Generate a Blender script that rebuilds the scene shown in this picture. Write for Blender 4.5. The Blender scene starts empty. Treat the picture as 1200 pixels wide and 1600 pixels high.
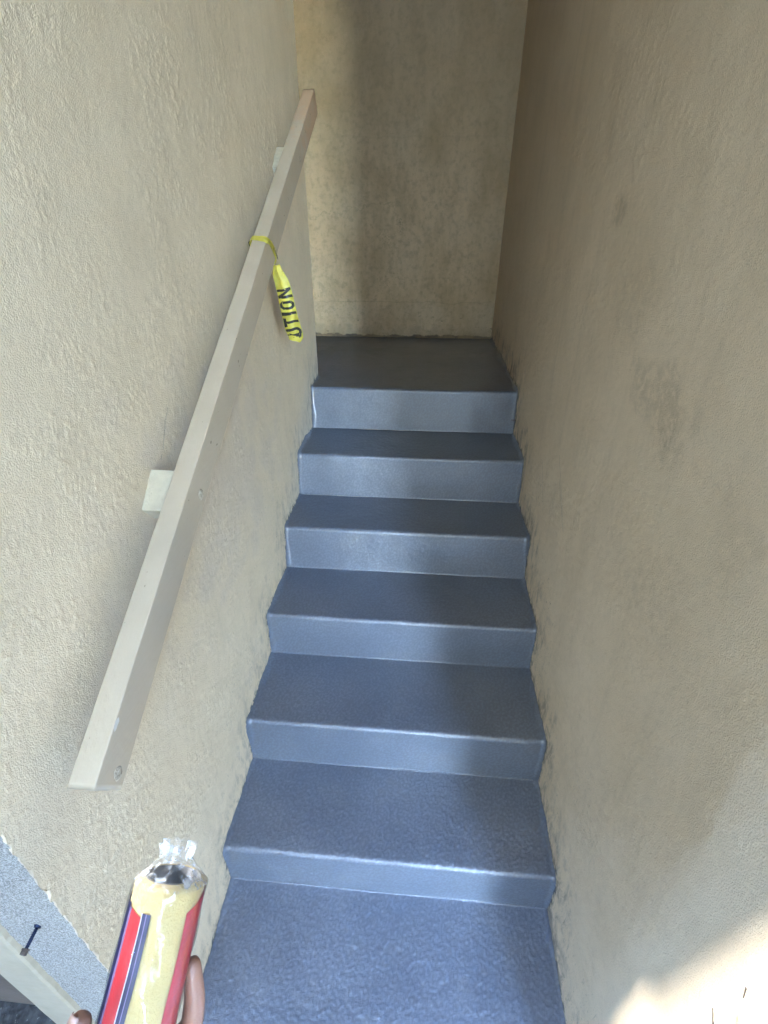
import bpy, bmesh, math, random
import numpy as np
from mathutils import Vector, Matrix, noise
random.seed(7)
C = bpy.context.scene.collection
SC = bpy.context.scene

# ------------------------------------------------------------------ measurements (metres)
W = 0.95                      # clear width of the stair; left wall face x=0, right wall face x=W
WALL_Y0 = -0.51               # outer end of left wall
WALL_Y1 = 1.600               # upper end of left wall (the flight turns left behind it)
BACK_Y = 2.563
CEIL = 3.7
GZ = -0.18                    # ground outside
Z = [0, .1613, .3445, .5203, .6939, .8780, 1.0678]
NY = [-.1247, .1684, .4740, .7880, 1.0825, 1.4169]
FY = [-.1320, .1570, .4612, .7567, 1.0564, 1.3859]

# ------------------------------------------------------------------ helpers
def tag(o, label=None, cat=None, group=None, kind=None):
    if label: o['label'] = label
    if cat: o['category'] = cat
    if group: o['group'] = group
    if kind: o['kind'] = kind
    return o

def empty(name, loc=(0, 0, 0)):
    o = bpy.data.objects.new(name, None); C.objects.link(o); o.location = loc
    o.empty_display_size = .05
    return o

def link(name, verts, faces, mat=None, parent=None, smooth=True):
    me = bpy.data.meshes.new(name); me.from_pydata([tuple(v) for v in verts], [], faces); me.update()
    bm = bmesh.new(); bm.from_mesh(me); bmesh.ops.recalc_face_normals(bm, faces=bm.faces) if False else None
    bm.free()
    o = bpy.data.objects.new(name, me); C.objects.link(o)
    if smooth:
        for p in me.polygons: p.use_smooth = True
    if mat: me.materials.append(mat)
    if parent:
        o.parent = parent
        o.matrix_parent_inverse = Matrix.Translation(-Vector(parent.location))
        # keep mesh in world coordinates
    return o

def bmobj(name, bm, mat=None, parent=None, smooth=False):
    me = bpy.data.meshes.new(name); bm.normal_update(); bm.to_mesh(me); bm.free()
    if smooth:
        for p in me.polygons: p.use_smooth = True
    if mat: me.materials.append(mat)
    o = bpy.data.objects.new(name, me); C.objects.link(o)
    if parent:
        o.parent = parent; o.matrix_parent_inverse = Matrix.Translation(-Vector(parent.location))
    return o

def box(bm, x0, x1, y0, y1, z0, z1, bevel=0, seg=2, mtx=None):
    r = bmesh.ops.create_cube(bm, size=1)
    vs = r['verts']
    for v in vs:
        v.co = Vector(((x0 + x1) / 2 + v.co.x * (x1 - x0), (y0 + y1) / 2 + v.co.y * (y1 - y0), (z0 + z1) / 2 + v.co.z * (z1 - z0)))
    if bevel:
        es = list({e for v in vs for e in v.link_edges})
        r = bmesh.ops.bevel(bm, geom=es, offset=bevel, segments=seg, affect='EDGES', profile=.6)
        vs = list({v for f in r['faces'] for v in f.verts} | set(v for v in vs if v.is_valid))
    if mtx is not None:
        for v in vs: v.co = mtx @ v.co
    return vs

def sheet(f, us, vs):
    """grid of points f(u,v)"""
    V = [f(u, v) for u in us for v in vs]; n = len(vs)
    F = [(i * n + j, i * n + j + 1, (i + 1) * n + j + 1, (i + 1) * n + j) for i in range(len(us) - 1) for j in range(n - 1)]
    return V, F

def lin(a, b, n): return [a + (b - a) * i / (n - 1) for i in range(n)]
def fn(x, y, z=0, s=1): return noise.noise(Vector((x * s, y * s, z * s)))

# band-limited random height fields (numpy), 3 m tile, 2.5 mm cells
FN, FS = 1280, .0025
RNG = np.random.default_rng(11)
def field(lam, bw=.35, ax=1.0, ang=0.0, seed=None):
    """gaussian random field, dominant wavelength lam (m), relative bandwidth bw, stretched ax along angle"""
    w = np.fft.rfft2(RNG.standard_normal((FN, FN)))
    ky = np.fft.fftfreq(FN, FS)[:, None]; kx = np.fft.rfftfreq(FN, FS)[None, :]
    c, s_ = math.cos(ang), math.sin(ang); a = ky * c + kx * s_; b = -ky * s_ + kx * c
    k = np.sqrt((a * ax) ** 2 + b ** 2); k0 = 1 / lam
    g = np.exp(-((k - k0) / (bw * k0)) ** 2 / 2); g[0, 0] = 0
    f = np.fft.irfft2(w * g, s=(FN, FN)); return (f / f.std()).astype(np.float32)
def samp(f, u, v):
    u = np.asarray(u) / FS; v = np.asarray(v) / FS; i = np.floor(u).astype(int); j = np.floor(v).astype(int); a = (u - i).astype(np.float32); b = (v - j).astype(np.float32)
    i0, i1, j0, j1 = i % FN, (i + 1) % FN, j % FN, (j + 1) % FN
    return f[i0, j0] * (1 - a) * (1 - b) + f[i1, j0] * a * (1 - b) + f[i0, j1] * (1 - a) * b + f[i1, j1] * a * b
def sst(x, a, b): t = np.clip((x - a) / (b - a), 0, 1); return t * t * (3 - 2 * t)
F_ripple = field(.0092, .5, 1.35, .5); F_pebble = field(.0075, .4); F_mid = field(.035, .5); F_big = field(.16, .5); F_huge = field(.6, .5)
F_drag = field(.012, .5, 5.0, .15); F_fine = field(.0058, .4); F_peb2 = field(.0120, .62)
def npsheet(name, P, mat, parent, attrs=None, flip=False):
    """P: array (n, m, 3) of points"""
    n, m = P.shape[:2]; me = bpy.data.meshes.new(name)
    idx = np.arange(n * m).reshape(n, m); q = np.stack([idx[:-1, :-1], idx[:-1, 1:], idx[1:, 1:], idx[1:, :-1]], -1).reshape(-1, 4)
    if flip: q = q[:, ::-1]
    nf = len(q); me.vertices.add(n * m); me.vertices.foreach_set('co', np.ascontiguousarray(P, dtype=np.float32).ravel())
    me.loops.add(nf * 4); me.loops.foreach_set('vertex_index', np.ascontiguousarray(q, dtype=np.int32).ravel())
    me.polygons.add(nf); me.polygons.foreach_set('loop_start', np.arange(0, nf * 4, 4, dtype=np.int32))
    me.update(calc_edges=True); me.polygons.foreach_set('use_smooth', np.ones(nf, dtype=bool))
    for k, a in (attrs or {}).items():
        me.attributes.new(k, 'FLOAT', 'POINT').data.foreach_set('value', np.ascontiguousarray(a, dtype=np.float32).ravel())
    me.validate(); me.materials.append(mat)
    o = bpy.data.objects.new(name, me); C.objects.link(o); o.parent = parent
    return o
def grade(a, b, d0, d1):
    """coordinates from a to b, step growing from d0 to d1"""
    out = [a]
    while out[-1] < b: t = (out[-1] - a) / (b - a); out.append(out[-1] + d0 + (d1 - d0) * t)
    out = np.array(out); return a + (out - a) * (b - a) / (out[-1] - a)

# ------------------------------------------------------------------ node helper
class G:
    def __init__(s, name):
        s.m = bpy.data.materials.new(name); s.m.use_nodes = True
        s.t = s.m.node_tree; s.t.nodes.clear()
        s.out = s.n('ShaderNodeOutputMaterial')
        s.b = s.n('ShaderNodeBsdfPrincipled'); s.l(s.b.outputs[0], s.out.inputs[0])
        g = s.n('ShaderNodeNewGeometry'); s.pos = g.outputs['Position']
        x = s.n('ShaderNodeSeparateXYZ'); s.l(s.pos, x.inputs[0]); s.x, s.y, s.z = x.outputs
    def n(s, t): return s.t.nodes.new(t)
    def l(s, a, b): s.t.links.new(a, b)
    def put(s, sock, v):
        if hasattr(v, 'is_linked') or hasattr(v, 'node'): s.l(v, sock)
        else:
            try: sock.default_value = v
            except Exception: sock.default_value = tuple(v) + (1,)
    def M(s, op, a, b=0, c=None, clamp=False):
        q = s.n('ShaderNodeMath'); q.operation = op; q.use_clamp = clamp
        s.put(q.inputs[0], a); s.put(q.inputs[1], b)
        if c is not None: s.put(q.inputs[2], c)
        return q.outputs[0]
    def map(s, v, a, b, c=0, d=1, smooth=True):
        q = s.n('ShaderNodeMapRange'); q.interpolation_type = 'SMOOTHSTEP' if smooth else 'LINEAR'
        s.put(q.inputs[0], v)
        for i, k in enumerate((a, b, c, d)): s.put(q.inputs[i + 1], k)
        return q.outputs[0]
    def scale(s, v, sc, rot=(0, 0, 0), loc=(0, 0, 0)):
        q = s.n('ShaderNodeMapping'); s.l(v, q.inputs[0]); q.inputs['Scale'].default_value = sc
        q.inputs['Rotation'].default_value = rot; q.inputs['Location'].default_value = loc
        return q.outputs[0]
    def noise(s, sc, det=3, rough=.5, dist=0, vec=None, out=0):
        q = s.n('ShaderNodeTexNoise'); s.l(vec or s.pos, q.inputs['Vector'])
        q.inputs['Scale'].default_value = sc; q.inputs['Detail'].default_value = det
        q.inputs['Roughness'].default_value = rough; q.inputs['Distortion'].default_value = dist
        return q.outputs[out]
    def voro(s, sc, feat='F1', vec=None, rnd=1, out='Distance'):
        q = s.n('ShaderNodeTexVoronoi'); q.feature = feat; s.l(vec or s.pos, q.inputs['Vector'])
        q.inputs['Scale'].default_value = sc; q.inputs['Randomness'].default_value = rnd
        return q.outputs[out]
    def mix(s, f, a, b, mode='MIX'):
        q = s.n('ShaderNodeMix'); q.data_type = 'RGBA'; q.blend_type = mode; q.clamp_factor = True
        s.put(q.inputs[0], f)
        for i, v in ((6, a), (7, b)):
            if hasattr(v, 'node'): s.l(v, q.inputs[i])
            else: q.inputs[i].default_value = tuple(v) + (1,) if len(v) == 3 else v
        return q.outputs[2]
    def bump(s, h, dist, strength=1, prev=None):
        q = s.n('ShaderNodeBump'); q.inputs['Distance'].default_value = dist; q.inputs['Strength'].default_value = strength
        s.l(h, q.inputs['Height'])
        if prev: s.l(prev, q.inputs['Normal'])
        return q.outputs[0]
    def set(s, col=None, rough=None, normal=None, **k):
        if col is not None: s.put(s.b.inputs['Base Color'], col)
        if rough is not None: s.put(s.b.inputs['Roughness'], rough)
        if normal is not None: s.l(normal, s.b.inputs['Normal'])
        for a, v in k.items(): s.put(s.b.inputs[a.replace('_', ' ')], v)
        return s.m
    def seg(s, u, v, a, b, wob):
        """distance of (u,v) to segment a-b with wobble"""
        ax, ay = a; bx, by = b; dx, dy = bx - ax, by - ay; L2 = dx * dx + dy * dy
        if wob is not None: u = s.M('ADD', u, wob); v = s.M('ADD', v, wob); wob = None
        pu = s.M('SUBTRACT', u, ax); pv = s.M('SUBTRACT', v, ay)
        t = s.M('DIVIDE', s.M('ADD', s.M('MULTIPLY', pu, dx), s.M('MULTIPLY', pv, dy)), L2, clamp=True)
        du = s.M('SUBTRACT', pu, s.M('MULTIPLY', t, dx)); dv = s.M('SUBTRACT', pv, s.M('MULTIPLY', t, dy))
        d = s.M('SQRT', s.M('ADD', s.M('MULTIPLY', du, du), s.M('MULTIPLY', dv, dv)))
        return d
    def blob(s, u, v, c, ru, rv):
        a = s.M('DIVIDE', s.M('SUBTRACT', u, c[0]), ru); b = s.M('DIVIDE', s.M('SUBTRACT', v, c[1]), rv)
        d = s.M('SQRT', s.M('ADD', s.M('MULTIPLY', a, a), s.M('MULTIPLY', b, b)))
        return s.map(s.M('ADD', d, s.map(s.noise(9, 4), .3, .7, -.45, .45)), .2, 1.1, 1, 0)

# ------------------------------------------------------------------ materials
def stucco(name, base, dark, plane='y', coarse=1.0, near=.35, extra=None, gloss=.62):
    g = G(name)
    u = g.y if plane == 'y' else g.x
    # height above the flight line
    line = g.M('ADD', g.M('MULTIPLY', g.y, .60), .10)
    h = g.M('SUBTRACT', g.z, line) if plane == 'y' else g.M('SUBTRACT', g.z, 1.06)
    hn = g.M('ADD', h, g.map(g.noise(5, 3), .3, .7, -.12, .12))
    lowm = g.map(hn, .12, .75, 1, 0)            # 1 close to the steps
    # big mottling
    big = g.map(g.noise(2.3, 4, .6), .32, .68)
    mid = g.map(g.noise(9, 5, .65), .35, .7)
    col = g.mix(g.M('MULTIPLY', big, .35), base, dark)
    col = g.mix(g.M('MULTIPLY', mid, .16), col, tuple(c * .8 for c in dark))
    # vertical faint dirt runs
    runs = g.map(g.noise(3.2, 4, .6, 0, g.scale(g.pos, (7, 7, .55))), .52, .78)
    col = g.mix(g.M('MULTIPLY', runs, .17), col, tuple(c * .62 for c in dark))
    # short scratches, mostly low down, leaning with the flight
    sv = g.scale(g.pos, (1, 60, 9), (math.radians(-16), 0, 0)) if plane == 'y' else g.scale(g.pos, (45, 1, 14))
    scr = g.M('MULTIPLY', g.map(g.noise(3.0, 5, .6, .3, sv), .60, .70), g.map(g.noise(7, 3), .42, .62))
    col = g.mix(g.M('MULTIPLY', g.M('MULTIPLY', scr, g.map(lowm, 0, 1, .12, 1)), .60), col, tuple(c * .38 for c in dark))
    # dark specks / pin holes
    sp = g.map(g.noise(190, 1, .5, 0, g.scale(g.pos, (1, 1, .7))), .67, .73)
    spm = g.map(g.noise(6, 3), .42, .66, .08, 1)
    col = g.mix(g.M('MULTIPLY', g.M('MULTIPLY', sp, spm), g.map(lowm, 0, 1, .12, .8)), col, tuple(c * .3 for c in dark))
    # grime right against the steps
    if extra: col, add_h = extra(g, col, h, u)
    else: add_h = None
    if plane == 'y' and extra:
        at = g.n('ShaderNodeAttribute'); at.attribute_name = 'stair_dist'; sd = at.outputs['Fac']
        nn = g.noise(34, 4, .65)
        nd = g.M('ADD', sd, g.map(nn, .3, .7, -.011, .011))
        wide = g.map(g.M('ADD', sd, g.map(g.noise(8, 4, .6), .3, .7, -.09, .06)), .0, .16, 1, 0)
        streak = g.map(g.noise(30, 4, .7, .3, g.scale(g.pos, (1, 1, .45), (math.radians(-14), 0, 0))), .42, .66)
        k = .55 if name.endswith('left') else .95
        col = g.mix(g.M('MULTIPLY', g.M('MULTIPLY', wide, streak), .8 * k), col, (.20, .17, .135))
        grime = g.map(g.M('ADD', sd, g.map(nn, .3, .7, -.016, .016)), .004, .026, 1, 0)
        col = g.mix(g.M('MULTIPLY', grime, k), col, (.17, .15, .125))
        spl = g.M('MULTIPLY', g.map(g.voro(75), .17, .11), g.map(sd, .10, .01))
        spl = g.M('MULTIPLY', spl, g.map(g.noise(19, 2), .58, .62))
        col = g.mix(spl, col, (.12, .13, .15))
        col = g.mix(g.map(nd, .0075, .0095, 1, 0), col, (.075, .083, .098))
    # relief, with hollow shade and ridge light painted into the colour
    fine = g.noise(420, 2, .6)
    ra = g.n('ShaderNodeAttribute'); ra.attribute_name = 'relief'; rl = ra.outputs['Fac']
    col = g.mix(g.M('MULTIPLY', g.map(rl, .45, .15), .13), col, tuple(c * .50 for c in dark))
    col = g.mix(g.M('MULTIPLY', g.map(rl, .6, .95), .09), col, tuple(min(.88, c * 1.15) for c in base))
    col = g.mix(g.M('MULTIPLY', g.map(fine, .58, .36), .16), col, tuple(c * .55 for c in dark))
    nrm = g.bump(fine, .0014)
    return g.set(col, gloss, nrm, Specular_IOR_Level=.35)

CREAM = (.79, .645, .455); CREAMD = (.66, .525, .35)

def ex_left(g, col, h, u):
    n = g.map(g.noise(16, 4), .3, .7, -.03, .03)
    # whitish band by the upper steps, cool light painted into the colour
    m = g.M('MULTIPLY', g.map(g.M('ADD', h, n), .02, .35, 1, 0), g.map(u, .6, 1.25))
    col = g.mix(g.M('MULTIPLY', m, .45), col, (.62, .62, .60))
    pink = g.M('MULTIPLY', g.blob(u, g.z, (.35, 1.15), .55, .35), .35)
    col = g.mix(pink, col, (.50, .41, .35))
    cr = g.seg(u, g.z, (.075, 1.33), (.13, 1.40), g.map(g.noise(30, 3), .3, .7, -.01, .01))
    cm = g.map(cr, .0006, .0022, 1, 0)
    return g.mix(g.M('MULTIPLY', cm, .5), col, (.2, .16, .12)), g.M('MULTIPLY', cm, -.6)

def ex_right(g, col, h, u):
    for c, ru, rv, a in (((.12, 1.44), .17, .11, .26), ((.03, 1.38), .10, .07, .22), ((.33, 1.60), .14, .12, .12), ((-.1, 1.15), .2, .14, .12), ((-.22, 1.35), .1, .1, .15), ((.55, 1.75), .05, .04, .3)):
        col = g.mix(g.M('MULTIPLY', g.M('MULTIPLY', g.blob(u, g.z, c, ru, rv), g.map(g.noise(48, 4, .7), .35, .62, .25, 1)), a * 1.5), col, (.27, .20, .12))
    # rough bare strip low by the first steps
    w = g.M('ADD', g.z, g.map(g.noise(22, 4), .3, .7, -.04, .04))
    edge = g.map(u, -.45, .15, .205, .02)
    edge2 = g.M('ADD', edge, g.map(g.noise(40, 4), .3, .7, -.02, .02))
    m = g.M('MULTIPLY', g.map(g.M('SUBTRACT', h, edge2), -.1, -.06, 1, 0), g.map(u, -.02, -.14))
    grit = g.map(g.noise(60, 5, .7, .5, g.scale(g.pos, (1, 1.6, .7))), .35, .7)
    col = g.mix(g.M('MULTIPLY', m, .85), col, g.mix(grit, (.16, .145, .12), (.37, .34, .29)))
    # long hairline scratches by the upper steps
    for a, b in (((.62, 1.12), (.47, .99)), ((.57, 1.06), (.43, .95)), ((.80, 1.02), (.70, .90))):
        d = g.seg(u, g.z, a, b, g.map(g.noise(35, 3), .3, .7, -.004, .004))
        col = g.mix(g.M('MULTIPLY', g.map(d, .0004, .0016, 1, 0), .5), col, (.1, .08, .06))
    return col, g.M('MULTIPLY', g.M('MULTIPLY', m, grit), 1.2)

def ex_back(g, col, h, u):
    n = g.map(g.noise(14, 5, .7), .3, .7, -.025, .025)
    H = None
    def crack(a, b, w, al, wn=n, dk=(.13, .10, .07)):
        nonlocal col, H
        d = g.seg(u, g.z, a, b, wn); m = g.map(d, w * .3, w, 1, 0)
        col = g.mix(g.M('MULTIPLY', m, al), col, dk)
        k = g.M('MULTIPLY', m, -.8 * al); H = k if H is None else g.M('ADD', H, k)
    crack((-.20, 1.745), (.10, 1.80), .0035, .22); crack((.10, 1.80), (.28, 1.828), .0035, .36); crack((.28, 1.828), (.36, 1.79), .0035, .28)
    crack((.36, 1.79), (.66, 1.815), .005, .14)
    n2 = g.map(g.noise(9, 2), .3, .7, -.008, .008)
    crack((-.25, 1.279), (.92, 1.286), .0035, .20, n2); crack((-.25, 2.13), (.92, 2.128), .006, .08, n2)
    crack((.60, 1.80), (.66, 1.55), .007, .12)
    # chipped cluster
    c = g.M('MULTIPLY', g.M('MAXIMUM', g.blob(u, g.z, (.345, 1.715), .035, .06), g.M('MULTIPLY', g.blob(u, g.z, (.25, 1.63), .07, .08), .4)), g.map(g.noise(110, 4, .7), .52, .60))
    col = g.mix(g.M('MULTIPLY', c, .8), col, (.07, .05, .035))
    c2 = g.M('MULTIPLY', g.map(g.z, 1.30, 1.15), g.map(g.noise(45, 3, .6, 0, g.scale(g.pos, (.5, 1, 1))), .66, .72))
    col = g.mix(g.M('MULTIPLY', c2, .75), col, (.08, .06, .04))
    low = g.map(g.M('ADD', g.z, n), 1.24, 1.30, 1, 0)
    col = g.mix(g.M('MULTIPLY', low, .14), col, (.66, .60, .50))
    # grime line along the floor; browner towards the right corner
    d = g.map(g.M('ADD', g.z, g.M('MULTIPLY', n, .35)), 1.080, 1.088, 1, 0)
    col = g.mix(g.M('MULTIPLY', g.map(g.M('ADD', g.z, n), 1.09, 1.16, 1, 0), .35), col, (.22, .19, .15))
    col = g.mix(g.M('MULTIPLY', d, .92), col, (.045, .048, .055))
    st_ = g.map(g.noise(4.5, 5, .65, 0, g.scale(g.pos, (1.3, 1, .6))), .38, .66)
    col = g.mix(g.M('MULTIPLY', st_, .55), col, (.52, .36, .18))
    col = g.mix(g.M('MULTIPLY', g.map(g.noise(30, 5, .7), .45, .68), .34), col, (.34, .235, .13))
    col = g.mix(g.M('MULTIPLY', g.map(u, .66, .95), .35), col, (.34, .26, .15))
    top = g.map(g.z, 1.7, 2.5)  # tan staining and light fall-off painted in, darker towards the top
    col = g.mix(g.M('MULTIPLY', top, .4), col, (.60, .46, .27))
    return col, H

M_LEFT = stucco('cream_stucco_left', CREAM, CREAMD, 'y', .5, .25, ex_left)
M_RIGHT = stucco('cream_stucco_right', (.80, .64, .44), (.65, .505, .32), 'y', .45, .5, ex_right)
M_BACK = stucco('cream_stucco_back', (.88, .68, .43), (.74, .545, .31), 'x', .45, .1, ex_back)
M_PLAIN = stucco('cream_stucco_plain', CREAM, CREAMD, 'y', .8, .2)

def stair_paint():
    g = G('blue_grey_stair_paint')
    big = g.noise(4, 3, .6); fine = g.noise(330, 2, .6)
    brush = g.noise(16, 3, .6, 0, g.scale(g.pos, (.35, 5, 5)))
    col = g.mix(g.map(big, .3, .7), (.086, .103, .138), (.114, .132, .170))
    col = g.mix(g.M('MULTIPLY', g.map(fine, .68, .74), .25), col, (.17, .18, .21))
    nearb = g.map(g.M('ADD', g.y, g.map(big, .3, .7, -.2, .2)), -.1, 1.3, 1, .38)
    H = g.M('MULTIPLY', fine, nearb)
    H = g.M('ADD', H, g.M('MULTIPLY', brush, .5))
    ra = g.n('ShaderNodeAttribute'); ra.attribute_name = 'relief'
    col = g.mix(g.M('MULTIPLY', g.map(ra.outputs['Fac'], .40, .02), .38), col, (.05, .055, .07))  # hollows darkened, bump tops lightened: relief shading painted into the colour
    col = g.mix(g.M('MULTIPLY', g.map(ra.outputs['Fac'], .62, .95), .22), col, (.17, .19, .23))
    dust = g.map(g.noise(7, 5, .7), .50, .72)
    col = g.mix(g.M('MULTIPLY', dust, .16), col, (.20, .20, .195))
    nrm = g.bump(H, .0009)
    return g.set(col, g.M('ADD', g.map(big, .3, .7, .34, .44), g.M('MULTIPLY', dust, .12)), nrm, Specular_IOR_Level=1.0, Coat_Weight=.6, Coat_Roughness=.2)
M_STAIR = stair_paint()

def rail_paint():
    g = G('taupe_rail_paint')
    v = g.noise(6, 4, .6); gr = g.noise(18, 4, .6, .3, g.scale(g.pos, (6, .5, 6), (math.radians(30), 0, 0)))
    col = g.mix(g.map(v, .3, .7), (.43, .345, .245), (.48, .39, .28))
    # pinkish worn top end
    t = g.map(g.M('ADD', g.y, g.map(g.noise(20, 4), .3, .7, -.12, .12)), 1.02, 1.36)
    col = g.mix(g.M('MULTIPLY', t, .75), col, (.52, .33, .20))
    nick = g.map(g.noise(70, 3, .5, 0, g.scale(g.pos, (2, .7, 1))), .725, .745)
    col = g.mix(g.M('MULTIPLY', nick, .75), col, (.12, .09, .06))
    pale = g.map(g.noise(26, 4, .6), .72, .74)
    col = g.mix(g.M('MULTIPLY', pale, .6), col, (.62, .58, .5))
    H = g.M('ADD', g.M('MULTIPLY', gr, .5), g.M('MULTIPLY', g.noise(60, 3), .3))
    return g.set(col, .48, g.bump(H, .0012), Specular_IOR_Level=.4)
M_RAIL = rail_paint()

def simple(name, c1, c2, sc=20, rough=.6, bd=.001, bs=60, **k):
    g = G(name); col = g.mix(g.map(g.noise(sc, 4, .6), .3, .7), c1, c2)
    return g.set(col, rough, g.bump(g.noise(bs, 4, .6), bd), **k)
M_BLOCK = simple('cream_block_paint', (.60, .52, .37), (.52, .44, .31), 40, .55, .0025, 90)
M_PLUG = simple('patched_plug_paint', (.50, .44, .35), (.36, .30, .22), 120, .6, .004, 130)
M_EDGE = simple('worn_edge', (.55, .49, .40), (.46, .40, .31), 60, .6, .001, 80)
def bare():
    g = G('bare_grey_render')
    n = g.noise(420, 3, .65); n2 = g.noise(50, 4, .6)
    col = g.mix(g.map(n, .35, .68), (.18, .165, .145), (.60, .56, .50))
    col = g.mix(g.M('MULTIPLY', g.map(n2, .4, .7), .35), col, (.38, .365, .34))
    H = g.M('ADD', g.M('MULTIPLY', n, 1.0), g.M('MULTIPLY', n2, .6))
    return g.set(col, .8, g.bump(H, .004))
M_BARE = bare()
M_CASE = simple('cream_casing_paint', (.46, .39, .28), (.38, .32, .225), 12, .5, .0012, 30)
M_BOLT = simple('dark_blue_steel', (.012, .02, .05), (.03, .04, .08), 90, .4, .0005, 200, Metallic=.7)
M_BOLTH = simple('brown_rusty_steel', (.06, .045, .04), (.11, .085, .07), 90, .6, .001, 200, Metallic=.3)
M_ASPH = None
def asphalt():
    g = G('dark_ground'); n = g.voro(70, 'F1'); n2 = g.noise(40, 4)
    col = g.mix(g.map(n2, .35, .7), (.020, .019, .018), (.055, .052, .048))
    col = g.mix(g.M('MULTIPLY', g.map(g.noise(90, 3), .66, .72), .6), col, (.2, .19, .17))
    # unseen concrete apron in front of the stair, added for bounce light
    a = g.M('MULTIPLY', g.map(g.x, -.02, 0.0), g.map(g.y, -.40, -.42))
    con = g.mix(g.map(g.noise(6, 5), .3, .7), (.12, .115, .105), (.16, .15, .135))
    col = g.mix(a, col, con)
    return g.set(col, .85, g.bump(g.M('ADD', n, n2), .004))
M_GROUND = asphalt()
M_FACADE = simple('brown_facade', (.10, .078, .062), (.15, .12, .095), 8, .7, .002, 50)
M_CEIL = simple('ceiling_plaster', (.62, .55, .44), (.56, .49, .38), 5, .7, .002, 60)
M_SCREEN = simple('grey_brown_screen', (.11, .095, .075), (.14, .12, .095), 3, .8, .004, 30)

# ------------------------------------------------------------------ walls
def rough_face(name, mat, parent, f, us, vs, amp, flip=False):
    V, F = sheet(f, us, vs)
    if flip: F = [tuple(reversed(q)) for q in F]
    return link(name, V, F, mat, parent)

def wall_dx(y, z, seed):        # gentle hand-trowelled waviness in metres
    return .0028 * fn(y * 3 + seed, z * 3, seed) + .0014 * fn(y * 11, z * 11, seed + 4) + .0006 * fn(y * 34, z * 34, seed)

PROF = [(-.8, GZ), (-.535, GZ), (-.527, 0)]
for k in range(6): PROF += [(FY[k], Z[k]), (NY[k], Z[k + 1])]
PROF.append((BACK_Y + .1, Z[6]))
def sdist(y, z):
    best = 9
    for (a, b), (c, d_) in zip(PROF, PROF[1:]):
        dy, dz = c - a, d_ - b; t = ((y - a) * dy + (z - b) * dz) / (dy * dy + dz * dz); t = 0 if t < 0 else 1 if t > 1 else t
        q = (y - a - t * dy) ** 2 + (z - b - t * dz) ** 2
        if q < best: best = q
    return math.sqrt(best)
def sdist_np(Y, Zz):
    best = np.full(Y.shape, 9.0)
    for (a, b), (c, d_) in zip(PROF, PROF[1:]):
        dy, dz = c - a, d_ - b; t = np.clip(((Y - a) * dy + (Zz - b) * dz) / (dy * dy + dz * dz), 0, 1)
        best = np.minimum(best, (Y - a - t * dy) ** 2 + (Zz - b - t * dz) ** 2)
    return np.sqrt(best)
def plaster(name, mat, parent, ax_u, us, vs, base_fn, sgn, ou, ov, rip, near_, drag=1.0, back=False):
    """trowelled stucco: real relief in the mesh. base_fn(U,V)->(n,m,3); relief pushed along ax_u*sgn"""
    U, V = np.meshgrid(us, vs, indexing='ij'); a, b = U + ou, V + ov
    h = V - .60 * U - .10 if not back else V - 1.0
    hh = h + .12 * samp(F_big, a, b) * .5
    up = .30 + .70 * sst(hh, near_, near_ + .5)
    patch = .30 + .70 * sst(samp(F_huge, a, b) + .7 * samp(F_big, a, b), -.7, 1.0)
    r1 = sst(samp(F_ripple, a, b) + .45 * samp(F_mid, a, b), -.1, 1.9)
    r2 = samp(F_pebble, a + .7, b + .3)
    dr = samp(F_drag, a, b)
    R = rip * up * patch * (1.5 * r1 + .22 * r2) + .16 * drag * dr * (1.25 - up) + .12 * samp(F_mid, a + .4, b) + .12 * samp(F_fine, a, b)
    pit = sst(samp(F_pebble, a + 1.1, b + .9) + .5 * samp(F_big, a, b), 2.5, 3.1) * (1.3 - up)
    R = R - 1.1 * pit
    big = .32 * samp(F_big, a, b) + .9 * samp(F_huge, a + .3, b)
    P = base_fn(U, V); P[..., ax_u] += sgn * (R + big) * .001
    rel = np.clip(.5 + (R - .9 * rip * up * patch * .5) * .42, 0, 1)
    sd_ = sdist_np(U, V) if not back else np.full(U.shape, .5)
    return P, dict(relief=rel, stair_dist=sd_)
# left wall : box with trowelled face
lw = empty('stucco_wall', (0, .54, GZ))
tag(lw, 'pale cream stucco wall on the left that the handrail is fixed to', 'wall')
R_ = .012
zs = grade(-.12, 2.62, .0028, .0042)
us = np.concatenate([grade(WALL_Y0, WALL_Y1 - R_, .0026, .0050), WALL_Y1 - R_ + R_ * np.sin(np.linspace(.25, math.pi / 2, 6))])
def lbase(U, V):
    e = np.clip((U - (WALL_Y1 - R_)) / R_, 0, 1); X = -R_ * (1 - np.sqrt(1 - e * e))
    Yy = U + np.where(U <= WALL_Y0 + 1e-6, .0016 * samp(F_mid, V, 0 * V) + .0005 * samp(F_ripple, V, 0 * V), 0) + np.where(U >= WALL_Y1 - 1e-6, .0015 * samp(F_mid, V, 0 * V), 0)
    return np.stack([X, Yy, V], -1)
P, at = plaster('l', None, None, 0, us, zs, lbase, 1, 1.0, .3, 1.0, .22)
npsheet('plaster_face', P, M_LEFT, lw, at)
LEDGE = P[0]                                    # near arris of the plaster
bm = bmesh.new(); box(bm, -.012, -.001, WALL_Y0 + .002, WALL_Y1 - .008, 2.62, CEIL); bmobj('plaster_upper', bm, M_PLAIN, lw)
bm = bmesh.new(); box(bm, -.146, -.012, WALL_Y0 + .006, WALL_Y1 - .001, GZ - .3, CEIL)
bmobj('wall_core', bm, M_PLAIN, lw)
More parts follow.
